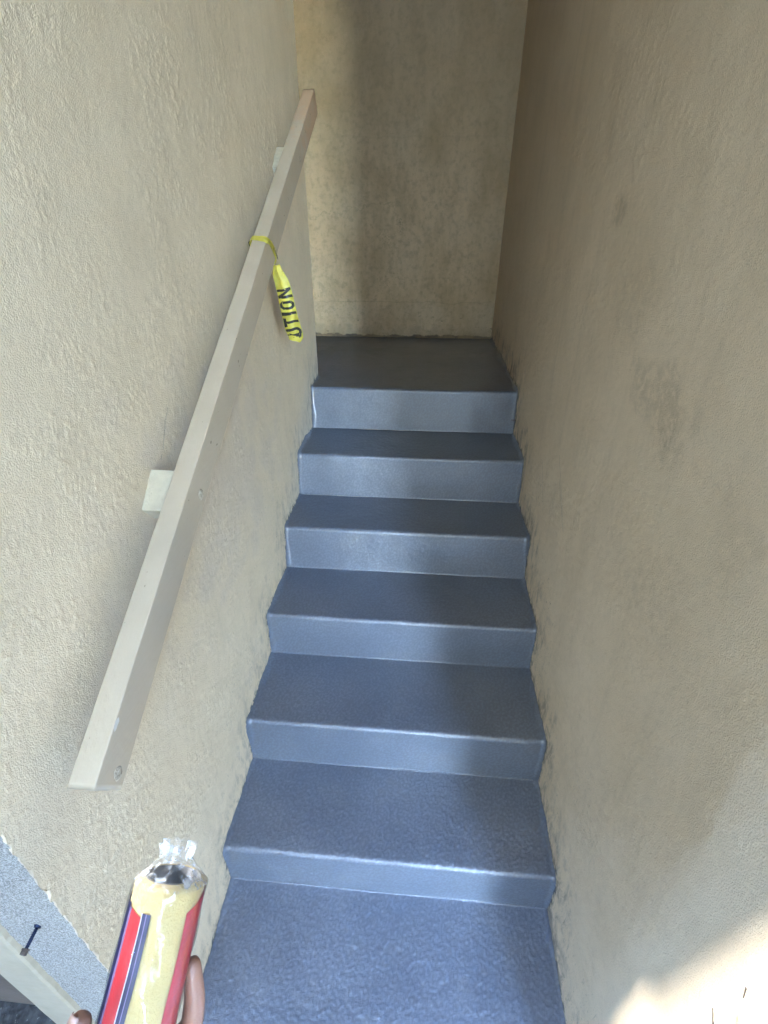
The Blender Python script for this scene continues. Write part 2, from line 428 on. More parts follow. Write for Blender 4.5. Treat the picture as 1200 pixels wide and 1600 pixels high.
# bare grey render on the wall's end, ragged along both edges
def bf(u, z):
    x = -.004 - u * .142
    if u == 0: x += .003 * fn(z * 40, 2) - .001
    if u == 1: x += .004 * fn(z * 25, 12) + .002 * fn(z * 80, 12)
    return (x, WALL_Y0 + .0015 + .0012 * fn(x * 40, z * 40, 4), z)
rough_face('bare_render_strip', M_BARE, lw, bf, lin(0, 1, 14), lin(GZ, 2.6, 300), 0, True)
# plaster lip closing the corner
K = np.linspace(0, 1, 4)[:, None]
LP = np.stack([LEDGE[None, :, 0] - .010 * K, LEDGE[None, :, 1] * (1 - K) + (WALL_Y0 + .003) * K - .0003, LEDGE[None, :, 2] + 0 * K], -1)
npsheet('plaster_lip', LP, M_LEFT, lw, dict(relief=np.full(LP.shape[:2], .5), stair_dist=np.full(LP.shape[:2], .5)), True)
# cream casing down the outer side of the end
def cf(u, z):
    pts = [(-.138, .004), (-.1405, -.006), (-.146, -.009), (-.190, -.010), (-.222, -.009), (-.226, -.003), (-.226, .10)]
    x, dy = pts[u]
    if u < 3: x += .004 * fn(z * 18, 21) + .0022 * fn(z * 60, 21)
    return (x, WALL_Y0 + dy + .0008 * fn(x * 30, z * 12, 3), z)
cas = rough_face('cream_casing', M_CASE, lw, cf, list(range(7)), lin(GZ, 2.6, 260), 0, True)
for p_ in cas.data.polygons: p_.use_smooth = False
bm = bmesh.new(); box(bm, -.224, -.148, WALL_Y0 + .095, WALL_Y0 + .12, GZ, 2.6); bmobj('casing_back', bm, M_CASE, lw)
# anchor bolt sticking out of the end
bo = Vector((-.068, WALL_Y0, .746))
def cyl(bm, p0, p1, r0, r1=None, seg=16, caps=True):
    r1 = r0 if r1 is None else r1
    d = (Vector(p1) - Vector(p0)); m = Matrix.Translation((Vector(p0) + Vector(p1)) / 2) @ d.to_track_quat('Z', 'Y').to_matrix().to_4x4()
    return bmesh.ops.create_cone(bm, cap_ends=caps, segments=seg, radius1=r0, radius2=r1, depth=d.length, matrix=m)
bm = bmesh.new(); cyl(bm, bo + Vector((0, .01, 0)), bo + Vector((0, -.031, -.003)), .0026)
for k in range(9):
    q = bo + Vector((0, -.004 - k * .0028, -.0004 * k)); cyl(bm, q, q + Vector((0, -.0012, 0)), .0030)
sh = bmobj('anchor_bolt', bm, M_BOLT, lw, True); sh['label'] = 'dark blue steel anchor bolt with hexagonal head'
bm = bmesh.new(); cyl(bm, bo + Vector((0, -.029, -.003)), bo + Vector((0, -.035, -.0034)), .0052, .0052, 6); cyl(bm, bo + Vector((0, -.0275, -.0028)), bo + Vector((0, -.029, -.003)), .0062)
hd = bmobj('bolt_head', bm, M_BOLTH, None); hd.parent = sh; hd.matrix_parent_inverse = Matrix.Translation(-Vector(lw.location)) @ Matrix.Identity(4)
hd.matrix_parent_inverse = (Matrix.Translation((0, 0, 0)))
bm = bmesh.new(); cyl(bm, bo + Vector((0, .002, 0)), bo + Vector((0, -.0016, 0)), .0065, .005, 9)
ws = bmobj('washer', bm, M_BOLT, None); ws.parent = sh

# right wall
rw = empty('stucco_wall', (W, .9, GZ)); tag(rw, 'brownish cream stucco wall on the right with sunlight on its near end', 'wall')
RY0, RY1 = -.66, BACK_Y + .02
us2 = grade(RY0, RY1, .0030, .0062); zs2 = grade(-.12, 2.95, .0030, .0046)
P, at = plaster('r', None, None, 0, us2, zs2, lambda U, V: np.stack([W + 0 * U, U, V], -1), -1, 2.1, 1.7, .55, .45, 1.5)
npsheet('plaster_face', P, M_RIGHT, rw, at, True)
bm = bmesh.new(); box(bm, W + .001, W + .009, RY0, BACK_Y + .02, 2.95, CEIL); bmobj('plaster_upper', bm, M_PLAIN, rw)
bm = bmesh.new(); box(bm, W + .008, W + .15, RY0 + .002, BACK_Y + .15, GZ - .3, CEIL); bmobj('wall_core', bm, M_PLAIN, rw)
RE = P[0]; RP = np.stack([RE[None, :, 0] + .011 * K, RE[None, :, 1] + .0015 * K, RE[None, :, 2] + 0 * K], -1)
npsheet('plaster_lip', RP, M_RIGHT, rw, dict(relief=np.full(RP.shape[:2], .5), stair_dist=np.full(RP.shape[:2], .5)))
# two dark marks in the sunlit plaster, and a wire stub by the top step
bm = bmesh.new()
cyl(bm, (W - .0005, -.556, .806), (W - .0012, -.541, .826), .0018, .0008, 8)
cyl(bm, (W - .0005, -.548, .932), (W - .0012, -.553, .916), .0012, .0006, 8)
o = bmobj('plaster_gouge', bm, M_BOLTH, rw, True)
bm = bmesh.new(); cyl(bm, (W + .004, 1.372, .951), (W - .022, 1.366, .953), .0022, .0018, 8)
o = bmobj('wire_stub', bm, M_BOLTH, rw, True)

# back wall
bw = empty('stucco_wall', (.4, BACK_Y, 1.0)); tag(bw, 'cracked brown-tinged stucco wall at the back of the top landing', 'wall')
us3 = np.linspace(-1.25, W + .03, 400); zs3 = np.linspace(1.0, 3.0, 360)
P, at = plaster('b', None, None, 1, us3, zs3, lambda U, V: np.stack([U, BACK_Y + 0 * U, V], -1), -1, .2, .9, .75, .1, 1.0, True)
npsheet('plaster_face', P, M_BACK, bw, at)
bm = bmesh.new(); box(bm, -1.25, W + .03, BACK_Y + .001, BACK_Y + .009, 3.0, CEIL); bmobj('plaster_upper', bm, M_PLAIN, bw)
bm = bmesh.new(); box(bm, -1.3, W + .006, BACK_Y + .008, BACK_Y + .15, GZ, CEIL); bmobj('wall_core', bm, M_PLAIN, bw)

# walls of the passage that turns left, out of sight
def wallbox(name, label, x0, x1, y0, y1, z0, z1, mat):
    bm = bmesh.new(); box(bm, x0, x1, y0, y1, z0, z1); o = bmobj(name, bm, mat); tag(o, label, 'wall'); return o
wallbox('passage_wall', 'plain stucco wall along the near side of the turned passage', -1.3, -.150, 1.45, 1.597, GZ, CEIL, M_PLAIN)
wallbox('passage_wall', 'plain stucco end wall closing the turned passage on the far left', -1.45, -1.303, 1.45, BACK_Y + .15, GZ, CEIL, M_PLAIN)
wallbox('facade_wall', 'dark brown outer wall beside the cream casing at bottom left', -3.2, -.228, -.415, -.28, GZ - .1, CEIL, M_FACADE)

# ceiling and lintel
ce = empty('ceiling', (0, 0, CEIL)); tag(ce, kind='structure')
bm = bmesh.new(); box(bm, -3.2, 1.15, -.55, BACK_Y + .16, CEIL + .003, CEIL + .18); bmobj('ceiling_slab', bm, M_CEIL, ce)
bm = bmesh.new(); box(bm, -3.2, 1.15, -.747, -.553, 3.3, CEIL + .18, .008); bmobj('lintel', bm, M_CEIL, ce)
bm = bmesh.new(); box(bm, -2.3, 6.0, -2.1, -.750, 3.32, 3.46, .01); bmobj('sky_blocker_slab', bm, M_CEIL, ce)  # unseen slab added to cut off the high sky

# ------------------------------------------------------------------ ground, unseen blockers added outside to shape the light
def gf(x, y): return (x, y, GZ - .0)
xs = lin(-60, -3, 12) + lin(-2.9, 3, 30) + lin(3.1, 60, 12); ysg = lin(-60, -4, 12) + lin(-3.9, -.2, 30) + lin(0, 60, 8)
V, F = sheet(gf, xs, ysg); gr = link('ground', V, [tuple(reversed(q)) for q in F], M_GROUND); tag(gr, kind='structure')
bm = bmesh.new(); box(bm, -2.55, -2.40, -.86, -.67, GZ - .1, 2.55, .01); box(bm, -2.56, -2.41, -.67, -.42, GZ - .1, 3.3, .01); box(bm, -2.56, -2.41, -3.995, -.86, GZ - .1, 3.46, .01)  # unseen wall added to block the left sky, gapped for the sun
o = bmobj('light_screen_wall', bm, M_SCREEN); tag(o, 'added unseen wall left of the stair, screening sky with a gap for sun', 'wall')
bd = empty('light_blocker', (-3, -4.5, GZ)); tag(bd, 'added unseen building standing across the yard', 'light_blocker')
bm = bmesh.new(); box(bm, -7.5, 1.80, -7, -4.0, GZ, 5.6); bmobj('wall', bm, M_SCREEN, bd)  # unseen block added to hide the sky behind on the left
bm = bmesh.new(); box(bm, -7.7, 1.95, -7.2, -3.85, 5.603, 5.75); bmobj('blocker_top', bm, M_FACADE, bd)

bd = empty('light_blocker', (7, -5, GZ)); tag(bd, 'second added unseen building on the right across the yard', 'light_blocker')
bm = bmesh.new(); box(bm, 3.5, 11, -7, -3.3, GZ, 5.6); bmobj('wall', bm, M_SCREEN, bd)  # unseen block added to narrow the sky gap from the right
bm = bmesh.new(); box(bm, 4.5, 11, -3.29, .6, GZ, 3.30); bmobj('blocker_wing', bm, M_SCREEN, bd)  # added to close off the open sky on the right
bm = bmesh.new(); box(bm, 3.4, 11.1, -7.1, -3.2, 5.603, 5.75); bmobj('blocker_top', bm, M_FACADE, bd)

# ------------------------------------------------------------------ staircase
st = empty('staircase', (W / 2, -.43, GZ)); tag(st, 'narrow concrete staircase freshly painted glossy blue grey, climbing between stucco walls', 'stairs')
def profile(f0, z0, ny, z1, f1, rn=.015, rf=.005, dx=.0036):
    """riser foot (f0,z0) -> nosing (ny,z1) -> next foot (f1,z1)"""
    P = [Vector((f0, z0)), Vector((ny, z1)), Vector((f1, z1))]
    d1 = (P[1] - P[0]).normalized(); d2 = Vector((1, 0))
    out = []
    a = P[0] + d1 * rf; b = P[1] - d1 * rn
    n = max(3, int((b - a).length / dx))
    c0 = P[0] + Vector((-rf, 0))
    for t in lin(0, 1, 5)[2:]:                     # half fillet at foot (other half belongs to tread below)
        q = (1 - t) ** 2 * c0 + 2 * t * (1 - t) * P[0] + t * t * a; out.append(q)
    for t in lin(0, 1, n)[1:]: out.append(a + (b - a) * t)
    e = P[1] + d2 * rn
    for t in lin(0, 1, 8)[1:]: out.append((1 - t) ** 2 * b + 2 * t * (1 - t) * P[1] + t * t * e)
    f = P[2] - d2 * rf; n = max(3, int((f - e).length / dx))
    for t in lin(0, 1, n)[1:]: out.append(e + (f - e) * t)
    a2 = P[2] + Vector((0, rf))
    for t in lin(0, 1, 5)[1:3]: out.append((1 - t) ** 2 * f + 2 * t * (1 - t) * P[2] + t * t * a2)
    return out
XS = np.unique(np.concatenate([np.linspace(-.012, W + .012, 280), [.002, .004, .006, .009, .012, .016, W - .002, W - .004, W - .006, W - .009, W - .012, W - .016]]))
def stairmesh(name, P, seed):
    P = np.array([(p.x, p.y) for p in P]); T_ = np.gradient(P, axis=0); T_ /= np.linalg.norm(T_, axis=1)[:, None]; N_ = np.stack([-T_[:, 1], T_[:, 0]], 1)
    S = np.concatenate([[0], np.cumsum(np.linalg.norm(np.diff(P, axis=0), axis=1))]) + P[0, 0] * 1.3 + seed * .37
    SS, XX = np.meshgrid(S, XS, indexing='ij'); yy = P[:, 0][:, None] + 0 * XX
    nearb = .45 + .55 * (1 - sst(yy, -.1, 1.2))
    horiz = np.abs(N_[:, 1])[:, None]                      # treads rougher than risers
    peb = sst(samp(F_peb2, SS, XX) + .5 * samp(F_pebble, SS, XX), -.6, 2.1)
    d = (1.7 * peb + .16 * samp(F_fine, SS, XX)) * nearb * (.22 + .78 * horiz) + (.06 + .12 * horiz) * samp(F_mid, SS, XX) + .45 * samp(F_big, SS, XX) + .8 * samp(F_huge, SS, XX)
    d = d * .001
    # render / paint cove where the step meets each wall
    for dist, o_ in ((XX, .0), (W - XX, 1.3)):
        if seed == 6 and o_ == 0: dist = np.where(yy > 1.585, 1.0, dist)
        r = np.clip(.015 + .006 * samp(F_big, SS * .8, SS * 0 + o_) + .0012 * samp(F_mid, SS * .5, SS * 0 + o_), .004, .04)
        u = np.clip(1 - np.maximum(dist, 0) / r, 0, 1); d = d + r * .8 * (1 - np.sqrt(1 - u * u))
    # nosings chipped and wavy
    Q = np.stack([XX, P[:, 0][:, None] + N_[:, 0][:, None] * d, P[:, 1][:, None] + N_[:, 1][:, None] * d], -1)
    return npsheet(name, Q, M_STAIR, st, dict(relief=np.clip(peb, 0, 1)))
fy = [-.535] + FY + [None]; ny = [-.527] + NY; zz = [GZ] + Z
for i in range(7):
    f1 = FY[i] if i < 6 else BACK_Y + .01
    o = stairmesh('step' if i < 6 else 'top_landing', profile(fy[i], zz[i], ny[i], zz[i + 1], f1), i)
# the landing also carries on round the corner to the left
bm = bmesh.new(); box(bm, -1.3, -.012, 1.45, BACK_Y + .01, .85, Z[6] - .001); bmobj('landing_slab', bm, M_STAIR, st)
V, F = sheet(lambda x, y: (x, y, Z[6] - .0004 + .001 * fn(x * 5, y * 5)), lin(-1.3, -.004, 50), lin(1.598, BACK_Y + .01, 40))
link('landing_turn', V, F, M_STAIR, st)

# ------------------------------------------------------------------ handrail
RD = Vector((0, 1.825, 1.046)).normalized(); RN = Vector((0, -RD.z, RD.y))      # along, up-perpendicular
R0 = Vector((0, -.453, 1.065)); RL = 2.143; RX0, RX1, RH = .056, .096, .074
def rp(x, s, h): return Vector((x, 0, 0)) + R0 + RD * s + RN * h
hr = empty('handrail', tuple(rp(.076, 0, 0))); tag(hr, 'taupe painted square wooden handrail sloping up the left wall', 'handrail')
rot = Matrix(((1, 0, 0), (0, RD.y, RN.y), (0, RD.z, RN.z))).to_4x4()
bm = bmesh.new()
# long beam as lofted rounded rectangle with a slightly battered outline
secs = []
c = .0022
base = []
for (cx, cy, a0) in ((RX1 - c, -c, 0), (RX0 + c, -c, 90), (RX0 + c, -RH + c, 180), (RX1 - c, -RH + c, 270)):
    for k in range(4):
        a = math.radians(a0 + k * 30); base.append((cx + c * math.cos(a), cy + c * math.sin(a)))
NS = 260; rings = []
for i in range(NS):
    s = RL * i / (NS - 1); ring = []
    for j, (x, h) in enumerate(base):
        w = .0006 * fn(s * 9, j // 4 * 5.1) + .0004 * fn(s * 40, j // 4 * 3.3)
        ring.append(bm.verts.new(rp(x + w, s, h + .8 * w)))
    rings.append(ring)
n = len(base)
for a, b in zip(rings, rings[1:]):
    for j in range(n): bm.faces.new((a[j], b[j], b[(j + 1) % n], a[(j + 1) % n]))
bm.faces.new(rings[0]); bm.faces.new(list(reversed(rings[-1])))
bmesh.ops.recalc_face_normals(bm, faces=bm.faces)
beam = bmobj('beam', bm, M_RAIL, hr, False)
for p in beam.data.polygons: p.use_smooth = len(p.vertices) == 4
md = beam.modifiers.new('n', 'WEIGHTED_NORMAL')
# blocks that hold it off the wall
def block(name, yz, ln, parent, rotd):
    a = math.radians(rotd); d = Vector((0, math.cos(a), math.sin(a))); nn = Vector((0, -d.z, d.y))
    bm = bmesh.new(); m = Matrix(((1, 0, 0), (0, d.y, nn.y), (0, d.z, nn.z))).to_4x4(); m.translation = Vector((0, yz[0], yz[1]))
    box(bm, -.008, RX0 + .001, -ln / 2, ln / 2, -.052, 0, .003, 2, m)
    for v in bm.verts:
        v.co += Vector((0, .0012 * fn(v.co.x * 60, v.co.y * 60, v.co.z * 60), .001 * fn(v.co.z * 50, v.co.x * 60)))
    return bmobj(name, bm, M_BLOCK, parent, False)
block('bracket_block', (-.008, 1.291), .085, hr, 40)
block('bracket_block', (1.150, 1.915), .100, hr, 38)
# filled screw holes on the outer face
for (y, z) in ((.011, 1.274), (1.097, 1.902), (-.409, 1.033)):
    bm = bmesh.new(); N_ = 22; ce_ = bm.verts.new((RX1 + .0016, y, z)); rr = []
    for ri, (r, dx) in enumerate(((.003, .0012), (.0065, .0021), (.0095, .0002))):
        ring = []
        for k in range(N_):
            a = 2 * math.pi * k / N_; q = r * (1 + .18 * fn(math.cos(a) * 2 + y * 9, math.sin(a) * 2, ri))
            ring.append(bm.verts.new((RX1 + dx + .0004 * fn(a * 3, ri, y * 5), y + q * math.cos(a), z + 1.25 * q * math.sin(a))))
        rr.append(ring)
    for k in range(N_):
        bm.faces.new((ce_, rr[0][k], rr[0][(k + 1) % N_]))
        for a, b in ((0, 1), (1, 2)): bm.faces.new((rr[a][k], rr[b][k], rr[b][(k + 1) % N_], rr[a][(k + 1) % N_]))
    bmobj('filled_screw_hole', bm, M_PLUG, hr, True)
# pale chip on the edge near the lower end
bm = bmesh.new()
pts = [rp(RX1 + .0006, .085 + .004 * math.cos(a) * (1 + .5 * fn(a, 3)) * 2.3, -.004 + .0045 * math.sin(a) * (1 + .6 * fn(a, 9))) for a in lin(0, 5.9, 14)]
bm.faces.new([bm.verts.new(p) for p in pts]); bmobj('paint_chip', bm, simple('pale_chip', (.7, .66, .58), (.6, .56, .48)), hr)

# ------------------------------------------------------------------ caution tape
def tape_mat():
    g = G('yellow_tape_plastic'); col = g.mix(g.map(g.noise(60, 3), .3, .7), (.60, .51, .06), (.68, .60, .12))
    m = g.set(col, .38, g.bump(g.noise(110, 3, .6, .5), .002), Specular_IOR_Level=.5)
    tr = g.n('ShaderNodeBsdfTranslucent'); g.put(tr.inputs[0], (.75, .62, .05, 1)); mx = g.n('ShaderNodeMixShader'); mx.inputs[0].default_value = .22
    g.l(g.b.outputs[0], mx.inputs[1]); g.l(tr.outputs[0], mx.inputs[2]); g.l(mx.outputs[0], g.out.inputs[0])
    return m
M_TAPE = tape_mat()
M_INK = simple('black_tape_ink', (.010, .008, .007), (.022, .018, .015), 80, .45, .0004, 200)
ct = empty('caution_tape', tuple(rp(.076, 1.27, 0))); tag(ct, 'torn yellow caution tape tied round the wooden handrail with its printed end hanging', 'tape')
def ribbon(name, path, width, wdir, mat, crum, parent, seed, nv=9):
    """path list of Vector, width list, wdir list: cross direction"""
    V = []
    for i, (p, w, d) in enumerate(zip(path, width, wdir)):
        t = (path[min(i + 1, len(path) - 1)] - path[max(0, i - 1)]).normalized(); nn = t.cross(d).normalized()
        for j in range(nv):
            u = j / (nv - 1) - .5
            V.append(p + d * (u * w) + nn * (crum * (fn(u * 6 + seed, i * .23, seed) + .6 * math.sin(u * 9 + i * .15 + seed))))
    F = [(i * nv + j, i * nv + j + 1, (i + 1) * nv + j + 1, (i + 1) * nv + j) for i in range(len(path) - 1) for j in range(nv - 1)]
    o = link(name, V, F, mat, parent)
    s = o.modifiers.new('s', 'SOLIDIFY'); s.thickness = .0004
    return o
def resample(pts, n):
    L = [0]
    for a, b in zip(pts, pts[1:]): L.append(L[-1] + (b - a).length)
    out = []
    for k in range(n):
        d = L[-1] * k / (n - 1); i = 0
        while i < len(pts) - 2 and L[i + 1] < d: i += 1
        t = (d - L[i]) / max(1e-9, L[i + 1] - L[i]); out.append(pts[i].lerp(pts[i + 1], t))
    return out
e = .0035
s0 = 1.262
loop = [rp(RX0 - e, s0 - .01, -RH), rp(RX0 - e, s0 - .005, -.03), rp(RX0 - e - .003, s0, -.004), rp(RX0 - .001, s0 + .001, e), rp(RX0 + .02, s0 - .002, e + .0012),
        rp(RX1 - .004, s0 - .004, e), rp(RX1 + e, s0 - .004, -.002), rp(RX1 + e, s0 + .012, -.018), rp(RX1 + e, s0 + .022, -.042), rp(RX1 + e, s0 + .027, -.064), rp(RX1 + .001, s0 + .024, -RH - .004),
        rp(RX1 - .012, s0 + .015, -RH - e), rp(RX0 + .005, s0, -RH - e), rp(RX0 - e, s0 - .01, -RH)]
lp = resample(loop, 90)
wd = []; ww = []
for i, p in enumerate(lp):
    wd.append((RD * 1 + Vector((.0, 0, .0))).normalized()); ww.append(.020 + .005 * fn(i * .12, 2))
lo = ribbon('loop', lp, ww, wd, M_TAPE, .0013, ct, 3)
lo2 = ribbon('loop_fold', [p + Vector((.0012, 0, .0012)) + RD * .004 for p in lp[12:62]], [.006 + .003 * fn(i * .15, 7) for i in range(50)], [RD] * 50, M_TAPE, .001, ct, 8, 6)
# hanging tail: (u along 0..1, v across -.5...5) -> point
TA = [(.0965, .703, 1.628), (.0995, .702, 1.606), (.107, .701, 1.585), (.1125, .700, 1.560), (.117, .700, 1.530), (.121, .700, 1.50), (.127, .700, 1.47), (.1335, .700, 1.443), (.130, .700, 1.424)]
TW = [.018, .036, .045, .049, .051, .053, .055, .055, .034]
TA = [Vector(p) for p in TA]
def tail(u, v):
    f = u * (len(TA) - 1); i = min(len(TA) - 2, int(f)); t = f - i
    pm, p0, p1, p2 = TA[max(0, i - 1)], TA[i], TA[i + 1], TA[min(len(TA) - 1, i + 2)]
    c = .5 * ((2 * p0) + (p1 - pm) * t + (2 * pm - 5 * p0 + 4 * p1 - p2) * t * t + (3 * p0 - pm - 3 * p1 + p2) * t ** 3)
    d = (p1 - p0).normalized(); w = TW[i] + (TW[i + 1] - TW[i]) * t
    cr = Vector((0, 1, 0)).cross(d).normalized()
    if cr.x < 0: cr = -cr
    cr = (cr + Vector((0, -.25, 0))).normalized()
    fold = .0045 * math.sin(v * 8 + 1 + u * 2) * (1 - .7 * u) + .0030 * fn(v * 5, u * 8, 4) + .0016 * fn(v * 16, u * 24, 2) + .0035 * abs(((u * 3.1 + v * .9) % 1) - .5)
    return c + cr * (v * w) + Vector((0, -1, -.2)) * fold
V, F = sheet(tail, lin(0, 1, 60), lin(-.5, .5, 13))
tl = link('hanging_tail', V, F, M_TAPE, ct); sm = tl.modifiers.new('s', 'SOLIDIFY'); sm.thickness = .0004; sm.offset = 0
# lettering, baseline along the right edge, reading upwards: A (torn) U T I O N
GLY = {  # strokes as quads in a unit cell (x along the word, y up)
 'U': [[(0, 1), (.3, 1), (.3, .3), (0, .2)], [(.7, 1), (1, 1), (1, .2), (.7, .3)], [(0, .2), (.3, .3), (.42, .2), (.3, 0)], [(.7, .3), (1, .2), (.7, 0), (.58, .2)], [(.3, 0), (.42, .2), (.58, .2), (.7, 0)]],
 'T': [[(0, 1), (1, 1), (1, .8), (0, .8)], [(.35, .8), (.65, .8), (.65, 0), (.35, 0)]],
 'I': [[(0, 1), (1, 1), (1, 0), (0, 0)]],
 'O': [[(0, .8), (.3, .7), (.3, .3), (0, .2)], [(.7, .7), (1, .8), (1, .2), (.7, .3)], [(0, .2), (.3, .3), (.42, .2), (.3, 0)], [(.7, .3), (1, .2), (.7, 0), (.58, .2)], [(.3, 0), (.42, .2), (.58, .2), (.7, 0)],
       [(0, .8), (.3, 1), (.42, .8), (.3, .7)], [(.7, 1), (1, .8), (.7, .7), (.58, .8)], [(.3, 1), (.7, 1), (.58, .8), (.42, .8)]],
 'N': [[(0, 0), (.27, 0), (.27, 1), (0, 1)], [(.73, 0), (1, 0), (1, 1), (.73, 1)], [(.27, 1), (.27, .62), (.73, 0), (.73, .38)]]}
def letters(name, spec, vb, vt, parent):
    bm = bmesh.new(); n = 7
    for ch, ua, ub in spec:
        for q in GLY[ch]:
            g_ = [[None] * (n + 1) for _ in range(n + 1)]
            for a in range(n + 1):
                for b in range(n + 1):
                    s_, t_ = a / n, b / n
                    x = (1 - s_) * ((1 - t_) * q[0][0] + t_ * q[3][0]) + s_ * ((1 - t_) * q[1][0] + t_ * q[2][0])
                    y = (1 - s_) * ((1 - t_) * q[0][1] + t_ * q[3][1]) + s_ * ((1 - t_) * q[1][1] + t_ * q[2][1])
                    g_[a][b] = bm.verts.new(tail(ua + (ub - ua) * x, vb + (vt - vb) * y) + Vector((0, -.0011, -.0002)))
            for a in range(n):
                for b in range(n): bm.faces.new((g_[a][b], g_[a + 1][b], g_[a + 1][b + 1], g_[a][b + 1]))
    bmesh.ops.remove_doubles(bm, verts=bm.verts, dist=.00001)
    return bmobj(name, bm, M_INK, parent, False)
letters('lettering', (('U', .895, .785), ('T', .760, .665), ('I', .635, .600), ('O', .570, .475), ('N', .445, .335)), .47, -.47, tl)
for (u, v, r) in ((.90, .1, .05), (.90, .30, .045), (.925, -.08, .035), (.19, -.3, .012), (.22, .1, .011), (.25, -.15, .010), (.15, 0, .012), (.38, -.4, .01)):
    bm = bmesh.new()
    q = [bm.verts.new(tail(u + .16 * r * math.cos(a) * (1 + .5 * fn(a, u * 9)), v + 1.1 * r * math.sin(a)) + Vector((0, -.0011, -.0002))) for a in lin(0, 5.4, 7)]
    bm.faces.new(q); o = bmobj('torn_print', bm, M_INK, None); o.parent = tl
# print scraps on the twisted part of the loop
def scrap(ps):
    bm = bmesh.new(); bm.faces.new([bm.verts.new(p) for p in ps]); o = bmobj('crumpled_print', bm, M_INK, None); o.parent = lo
for x, s, h, ds, dh in ((RX1 + .0072, s0 + .0165, -.036, .010, .006), (RX1 + .0072, s0 + .019, -.046, .008, .009), (RX1 + .0072, s0 + .023, -.056, .010, .005), (RX1 + .0072, s0 + .026, -.064, .009, .009), (RX1 + .007, s0 + .028, -.071, .006, .006)):
    scrap([rp(x, s + ds * a, h + dh * b) for a, b in ((-.5, -.4), (.1, -.55), (.5, .1), (.35, .5), (-.3, .4))])
scrap([rp(RX0 - .009, s0 - .005 + .012 * a, -.008 + .012 * b) for a, b in ((-.5, -.4), (.5, -.5), (.5, .4), (-.4, .5))])

# ------------------------------------------------------------------ paint roller cover held in the hand
T = Vector((.3351, -.6189, 1.276)); A = Vector((.0711, .7785, .6236)).normalized(); N = Vector((.3526, -.6044, .7143)).normalized(); Rv = A.cross(N).normalized(); N = Rv.cross(A).normalized()
def L(a, r, n): return T + A * a + Rv * r + N * n
pr = empty('paint_roller_cover', tuple(T)); tag(pr, 'yellow paint roller cover in clear plastic with red and navy printed wrapper', 'roller cover')
RR = .0272; LEN = .23
def tube(a0, a1, r, name, mat, parent, th0=0, th1=360, na=60, nt=60, wob=0, rf=None, seed=0):
    full = abs(th1 - th0) >= 360
    def f(a, t):
        th = math.radians(t); q = (rf(a, th) if rf else r) + (wob * fn(a * 45 + seed, math.cos(th) * 2.2, math.sin(th) * 2.2) if wob else 0)
        return L(a, q * math.sin(th), q * math.cos(th))
    V, F = sheet(f, lin(a0, a1, na), lin(th0, th1, nt))
    o = link(name, V, F, mat, None)
    o.parent = parent; o.matrix_parent_inverse = Matrix.Translation(-T)
    return o
def nap():
    g = G('yellow_roller_nap'); n = g.noise(420, 3, .6); col = g.mix(g.map(g.noise(60, 4), .3, .7), (.41, .305, .125), (.44, .33, .145))
    return g.set(col, .85, g.bump(n, .0006), Subsurface_Weight=.1, Subsurface_Radius=(.01, .006, .003), Sheen_Weight=.3)
M_NAP = nap()
def nr(a, th):
    if a > -.008: k = (a + .008) / .008; return RR - .007 * (1 - math.sqrt(max(0, 1 - k * k)))
    return RR
sl = tube(-LEN, 0, RR, 'nap_sleeve', M_NAP, pr, wob=.0004, rf=nr, na=130)
# end ring and hollow core
V = []; F = []
nt = 48
for r, a in ((RR - .007, 0), (.0215, .0004), (.0205, -.001), (.0200, -.06)):
    for t in range(nt):
        th = 2 * math.pi * t / nt; V.append(L(a, r * math.sin(th), r * math.cos(th)))
for i in range(1):
    for t in range(nt): F.append((i * nt + t, (i + 1) * nt + t, (i + 1) * nt + (t + 1) % nt, i * nt + (t + 1) % nt))
o = link('nap_end', V[:2 * nt], F, M_NAP, None); o.parent = pr; o.matrix_parent_inverse = Matrix.Translation(-T)
V2 = V[nt:]; F = []
for i in range(2):
    for t in range(nt): F.append((i * nt + t, (i + 1) * nt + t, (i + 1) * nt + (t + 1) % nt, i * nt + (t + 1) % nt))
cc = len(V2); V2.append(L(-.06, 0, 0))
for t in range(nt): F.append((2 * nt + t, cc, 2 * nt + (t + 1) % nt))
o = link('hollow_core', V2, F, simple('dark_core', (.03, .03, .035), (.06, .06, .07), 40, .5), None); o.parent = pr; o.matrix_parent_inverse = Matrix.Translation(-T)
M_RED = simple('red_wrapper_print', (.34, .02, .026), (.38, .028, .034), 30, .30, .0015, 40, Coat_Weight=.4, Coat_Roughness=.15)
M_NAVY = simple('navy_wrapper_print', (.008, .008, .038), (.013, .012, .055), 30, .30, .0015, 40, Coat_Weight=.4, Coat_Roughness=.15)
M_WHITE = simple('white_wrapper_print', (.36, .35, .35), (.42, .41, .41), 30, .35, .001, 40, Coat_Weight=.3)
M_LILAC = simple('lilac_wrapper_print', (.12, .09, .18), (.16, .12, .22), 30, .35, .001, 40, Coat_Weight=.3)
lb = []
def strip(name, mat, t0, t1, a1=None, slope=0, r=.0281):
    def f(a, t):
        top = -.018 + slope * (t - t0) / (t1 - t0)
        aa = -LEN + (top + LEN) * a; th = math.radians(t + 1.5 * math.sin(a * 9))
        q = r + .0005 * fn(aa * 40, math.cos(th) * 2, math.sin(th) * 2); return L(aa, q * math.sin(th), q * math.cos(th))
    V, F = sheet(f, lin(0, 1, 90), lin(t0, t1, max(3, int(abs(t1 - t0) / 3))))
    o = link(name, V, F, mat, None); o.parent = pr; o.matrix_parent_inverse = Matrix.Translation(-T); return o
strip('red_label_panel', M_RED, 37, 100, slope=.014)
strip('navy_label_back', M_NAVY, 100, 295, slope=.002, r=.0281)
strip('lilac_label_stripe', M_LILAC, 295, 301, slope=0, r=.0282)
